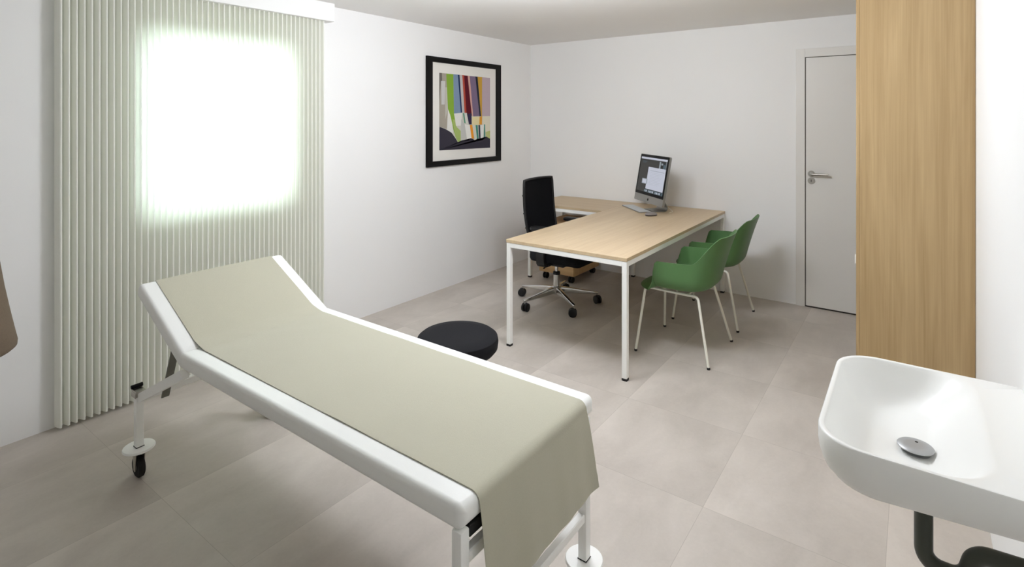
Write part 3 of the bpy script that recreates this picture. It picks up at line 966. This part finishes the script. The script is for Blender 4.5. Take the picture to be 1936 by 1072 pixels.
for y in (YN, YFAR):
    lg = couch_leg(XHEAD, y, ZL)
    bm = bmesh.new()
    box(bm, XHEAD - .026, XHEAD + .026, y - .021, y + .021, ZL + .0005, ZL + .012, .002, 1)
    box(bm, XHEAD + .018, XHEAD + .026, y - .021, y + .021, ZL - .012, ZL + .002, .001, 1)
    box(bm, XHEAD - .021, XHEAD + .026, y - .023, y - .020, ZL - .016, ZL + .004, .001, 1)
    cl = mesh_obj('leg_clamp', bm, M_steel, lg, 30)
    bm = bmesh.new()
    tube(bm, [(XHEAD - .022, y - .022, ZL + .021), (XHEAD - .022, y + .022, ZL + .021)], .0085, 12)
    mesh_obj('clamp_pad', bm, M_rubber, cl, 40)
# sloping arms that carry the head legs, cross bars and the strut of the raised section
for y in (YN, YFAR):
    bm = bmesh.new()
    tube(bm, [(XHEAD + .018, y, ZL - .020), (-2.315, y, .572)], .02, flat=(.028, .036))
    mesh_obj('tilt_arm', bm, M_white, couch, 30)
bm = bmesh.new()
box(bm, XHEAD - .012, XHEAD + .014, YN + .017, YFAR - .017, ZL - .040, ZL - .010, .003, 1)
mesh_obj('head_cross_bar', bm, M_white, couch, 30)
bm = bmesh.new()
box(bm, XFOOT - .012, XFOOT + .012, YN + LS / 2 + .0005, YFAR - LS / 2 - .0005, .262, .290, .003, 1)
mesh_obj('foot_cross_bar', bm, M_white, couch, 30)
bm = bmesh.new()
box(bm, XFOOT - .012, XFOOT + .012, YN + LS / 2 + .0005, YFAR - LS / 2 - .0005, .505, .535, .003, 1)
mesh_obj('upper_cross_bar', bm, M_white, couch, 30)
for y in (1.020, 1.566):
    bm = bmesh.new()
    tube(bm, [(-2.455, y, .672), (-2.575, y, .392)], .02, flat=(.006, .030))
    mesh_obj('ratchet_strut', bm, M_greymetal, couch, 30)

# ------------------------------------------------------------------ linen runner on the couch
def make_runner():
    ya, yb = 1.033, 1.572
    off = .0022
    hd, hn = Vector((-math.cos(ALPHA), 0, math.sin(ALPHA))), Vector((math.sin(ALPHA), 0, math.cos(ALPHA)))
    B = Vector((BXB, 0, BZ))
    path = []                                           # (x, z, nx, nz, drop 0..1)
    N1 = 18
    s0 = HEADLEN - .012
    for i in range(N1):
        p = B + hd * (s0 + (.045 - s0) * i / (N1 - 1))
        path.append((p, hn, 0))
    for i in range(1, 9):                               # soft fold in the bend
        a = ALPHA * (1 - i / 9)
        c = B + (hn * 0) 
        f = i / 9
        q0, q1, q2 = B + hd * .045, B + Vector((.008, 0, .006)), B + Vector((.05, 0, 0))
        p = q0 * (1 - f) ** 2 + q1 * 2 * f * (1 - f) + q2 * f * f
        path.append((p, Vector((math.sin(a), 0, math.cos(a))), 0))
    N2 = 46
    x1 = BX0 - .025
    for i in range(N2 + 1):
        path.append((Vector((BXB + .05 + (x1 - BXB - .05) * i / N2, 0, BZ)), Vector((0, 0, 1)), 0))
    r = .0258
    for i in range(1, 9):
        a = PI / 2 * i / 8
        path.append((Vector((x1 + r * math.sin(a), 0, BZ - r + r * math.cos(a))), Vector((math.sin(a), 0, math.cos(a))), .02 * i / 8))
    N3 = 26
    zb = .396
    zt_ = BZ - r
    for i in range(1, N3 + 1):
        f = i / N3
        path.append((Vector((BX0 + .034 * f ** .8, 0, zt_ + (zb - zt_) * f)), Vector((1, 0, .1)).normalized(), .02 + .98 * f))
    NY = 40
    bm = bmesh.new()
    rows = []
    for p, nr, dr in path:
        row = []
        for j in range(NY + 1):
            v = j / NY
            y = ya + (yb - ya) * v
            y += (v - .5) * 2 * (.012 * dr)
            q = p + nr * off
            flat = .0014 * (noise.noise((p.x * 5 + p.z * 3, y * 7, 1.3)) + .6 * noise.noise((p.x * 11, y * 3, 5.2)) + 1.0)
            dx = abs(p.x - (BXB + .16))
            if dr == 0 and dx < .22:                     # faint pull creases next to the bend
                flat += .0016 * (1 - dx / .22) * (noise.noise((p.x * 26 - y * 16, y * 4, 9.0)) + .6)
            if dr > 0:
                flat = .0015 + dr ** .6 * (.0036 * math.sin(v * 17 + 1.0 + dr) * (.5 + .5 * math.sin(v * 7)) + .0012 * math.sin(v * 37 + 2) + .005 * noise.noise((v * 4, dr * 1.5, 2.0)) + .004)
            if dr > .84:
                flat += .0016                            # folded hem
            q = q + nr * flat
            row.append(bm.verts.new((q.x, y, q.z)))
        rows.append(row)
    for a, b in zip(rows, rows[1:]):
        for j in range(NY):
            bm.faces.new((a[j], a[j + 1], b[j + 1], b[j]))
    bmesh.ops.recalc_face_normals(bm, faces=bm.faces)
    bmesh.ops.solidify(bm, geom=bm.faces[:], thickness=-.0018)
    o = mesh_obj('couch_runner', bm, M_cloth, None, 70)
    tag(o, 'sage beige linen runner laid along the couch and hanging over its foot end', 'cloth')
make_runner()

# ------------------------------------------------------------------ round black stool behind the couch
st = thing('round_stool', 'round black padded stool behind the couch, in front of the desk', 'stool', (-1.845, 2.065, 0))
bm = bmesh.new()
lathe(bm, [(.150, .405), (.185, .412), (.200, .430), (.204, .462), (.200, .485), (.185, .497), (.14, .502), (.06, .503), (.01, .503)], n=64)
mesh_obj('seat', bm, M_black, st, 40)
bm = bmesh.new()
lathe(bm, [(.09, .386), (.09, .404), (.03, .4045)], n=32); lathe(bm, [(.022, .20), (.022, .386)], n=24); lathe(bm, [(.030, .06), (.030, .21)], n=24)
mesh_obj('column', bm, M_chrome, st, 40)
bm = bmesh.new()
for k in range(5):
    a = k * 2 * PI / 5 + .5
    tube(bm, [(.02 * math.cos(a), .02 * math.sin(a), .085), (.22 * math.cos(a), .22 * math.sin(a), .060)], [.020, .013], 12)
mesh_obj('base', bm, M_chrome, st, 40)
for k in range(5):
    a = k * 2 * PI / 5 + .5
    castor_at(st, .22 * math.cos(a), .22 * math.sin(a))

# ------------------------------------------------------------------ wall-hung washbasin
SX0, SX1, SY0, SY1, SZ = -.186, XR - .0005, 1.408, 2.002, .85
def outline(x0, x1, y0, y1, rl, rr, seg=10):
    out = []
    for (cx_, cy_, r, a0) in ((x1, y1, rr, 0), (x0, y1, rl, PI / 2), (x0, y0, rl, PI), (x1, y0, rr, 1.5 * PI)):
        sx = -1 if cx_ == x1 else 1
        sy = -1 if cy_ == y1 else 1
        for i in range(seg + 1):
            a = a0 + PI / 2 * i / seg
            out.append((cx_ + sx * r + r * math.cos(a), cy_ + sy * r + r * math.sin(a)))
    return out
bas = thing('washbasin', 'white wall-hung washbasin with rounded bowl on the right wall', 'washbasin', (0, 0, 0))
bm = bmesh.new()
rings = []
def lower(x):
    return .020 * (1 - smoothstep(.07, .15, x))
for ins, z, k in ((.135, .742, 1), (.095, .744, 1), (.058, .749, 1), (.028, .760, .9), (.012, .776, .6), (.003, .797, .2), (0, .815, 0), (0, SZ - .004, 0), (.0018, SZ - .0006, 0), (.004, SZ, 0)):
    pts = outline(SX0 + ins, SX1, SY0 + ins, SY1 - ins, max(.105 - ins * .4, .03), .012)
    rings.append([(x, y, z - lower(x) * k) for x, y in pts])
for (li, ri, fi, z, rl, rr) in ((.010, .092, .010, SZ - .0002, .097, .10), (.0125, .100, .0125, SZ - .002, .096, .10), (.016, .118, .016, SZ - .012, .095, .10), (.024, .150, .024, .80, .09, .095),
                            (.036, .172, .036, .772, .085, .09), (.056, .188, .058, .753, .075, .08), (.088, .198, .095, .744, .06, .06), (.12, .205, .15, .7415, .045, .045)):
    rings.append([(x, y, z) for x, y in outline(SX0 + li, SX1 - ri, SY0 + fi, SY1 - fi, rl, rr)])
loft(bm, rings)
mesh_obj('basin', bm, M_ceram, bas, 45)
bm = bmesh.new()
lathe(bm, [(.020, .7425), (.030, .7425), (.030, .7435), (.018, .7440)], (.004, 1.702, 0), 36)
lathe(bm, [(.012, .7440), (.012, .752), (.034, .7525), (.0385, .7545), (.0385, .7565), (.036, .7588), (.02, .7605), (.003, .7608)], (.004, 1.702, 0), 48)
dc = mesh_obj('drain_cap', bm, M_capgrey, bas, 40)
bm = bmesh.new(); lathe(bm, [(.0035, .7600), (.0035, .7612), (.001, .7613)], (.006, 1.716, 0), 14); mesh_obj('overflow_hole', bm, M_dark, dc)
bm = bmesh.new()
tube(bm, fillet([(.020, 1.70, .7213), (.020, 1.70, .474), (.100, 1.70, .474), (.118, 1.70, .544), (.234, 1.70, .550)], [.048, .034, .038], 10), .0195, 20)
mesh_obj('drain_trap', bm, M_pipe, bas, 60)

# ------------------------------------------------------------------ floor lamp at the left edge
lp = thing('floor_lamp', 'brown felt lamp shade reaching in at the left edge, in front of the white wall', 'lamp', (-2.27, .32, 0))
bm = bmesh.new()
prof_o = [(0.1477, 0.8760), (0.1546, 0.8820), (0.1556, 0.8940), (0.1488, 0.9290), (0.1371, 0.9940), (0.1255, 1.0640), (0.1145, 1.1440), (0.1034, 1.2240), (0.0928, 1.2940), (0.0876, 1.2960)]
prof_i = [(0.0886, 1.2890), (0.0992, 1.2240), (0.1102, 1.1440), (0.1213, 1.0640), (0.1329, 0.9940), (0.1445, 0.9290), (0.1503, 0.8940), (0.1477, 0.8765)]
lathe(bm, prof_o + prof_i, n=64, cap0=False, cap1=False)
mesh_obj('lamp_shade', bm, M_shade, lp, 50)
bm = bmesh.new(); lathe(bm, [(.009, .0185), (.009, 1.245), (.004, 1.25)], n=16)
for k in range(3):
    a = k * 2 * PI / 3
    tube(bm, [(0, 0, 1.215), (.100 * math.cos(a), .100 * math.sin(a), 1.224)], .003, 8)
mesh_obj('stem', bm, M_plastic, lp, 40)
bm = bmesh.new(); lathe(bm, [(.128, 0), (.13, .004), (.13, .012), (.124, .017), (.02, .018)], n=48); mesh_obj('base', bm, M_plastic, lp, 40)

# ------------------------------------------------------------------ light: daylight through the window, ceiling lamps
world = bpy.data.worlds.new('sky')
scene.world = world
world.use_nodes = True
bg = world.node_tree.nodes['Background']
bg.inputs['Color'].default_value = SKY_COL
bg.inputs['Strength'].default_value = SKY
def area(name, loc, rot_, sx, sy, power, col=(1, 1, 1), portal=False, spread=PI):
    l = bpy.data.lights.new(name, 'AREA')
    l.shape = 'RECTANGLE'; l.size = sx; l.size_y = sy
    l.energy = power; l.color = col; l.spread = spread
    if portal:
        l.cycles.is_portal = True
    o = bpy.data.objects.new(name, l)
    o.location = loc; o.rotation_euler = rot_
    COL.objects.link(o)
    return o
area('window_portal', (XL - T - .02, (WY0 + WY1) / 2, (WZ0 + WZ1) / 2), (0, -PI / 2, 0), WZ1 - WZ0 + .1, WY1 - WY0 + .1, 1, portal=True)
for nm, loc, sx, sy, pw in CEIL:
    area(nm, loc, (0, 0, 0), sx, sy, pw, CEIL_COL, spread=math.radians(115))

for nm, loc, rad, pw in GLOBES:
    l = bpy.data.lights.new(nm, 'POINT')
    l.energy = pw; l.shadow_soft_size = rad; l.color = CEIL_COL
    o = bpy.data.objects.new(nm, l); o.location = loc; COL.objects.link(o)

# ------------------------------------------------------------------ camera
cam = bpy.data.cameras.new('camera')
cam.sensor_width = 36
cam.lens = 1039.44 / 1936 * 36
cam.shift_y = -(536 - 226.97) / 1936
cam.clip_start = .02
co = bpy.data.objects.new('camera', cam)
co.location = (0, 0, 1.57)
co.rotation_euler = (PI / 2, 0, math.radians(36.1427))
COL.objects.link(co)
scene.camera = co
scene.view_settings.view_transform = 'Standard'
scene.view_settings.look = 'None'
scene.view_settings.gamma = 1
scene.view_settings.use_curve_mapping = False
scene.view_settings.exposure = EXPOSURE
scene.cycles.max_bounces = 16
scene.cycles.diffuse_bounces = 10
scene.cycles.transmission_bounces = 12
scene.cycles.use_denoising = True
scene.cycles.sample_clamp_indirect = 6
scene.cycles.caustics_reflective = False
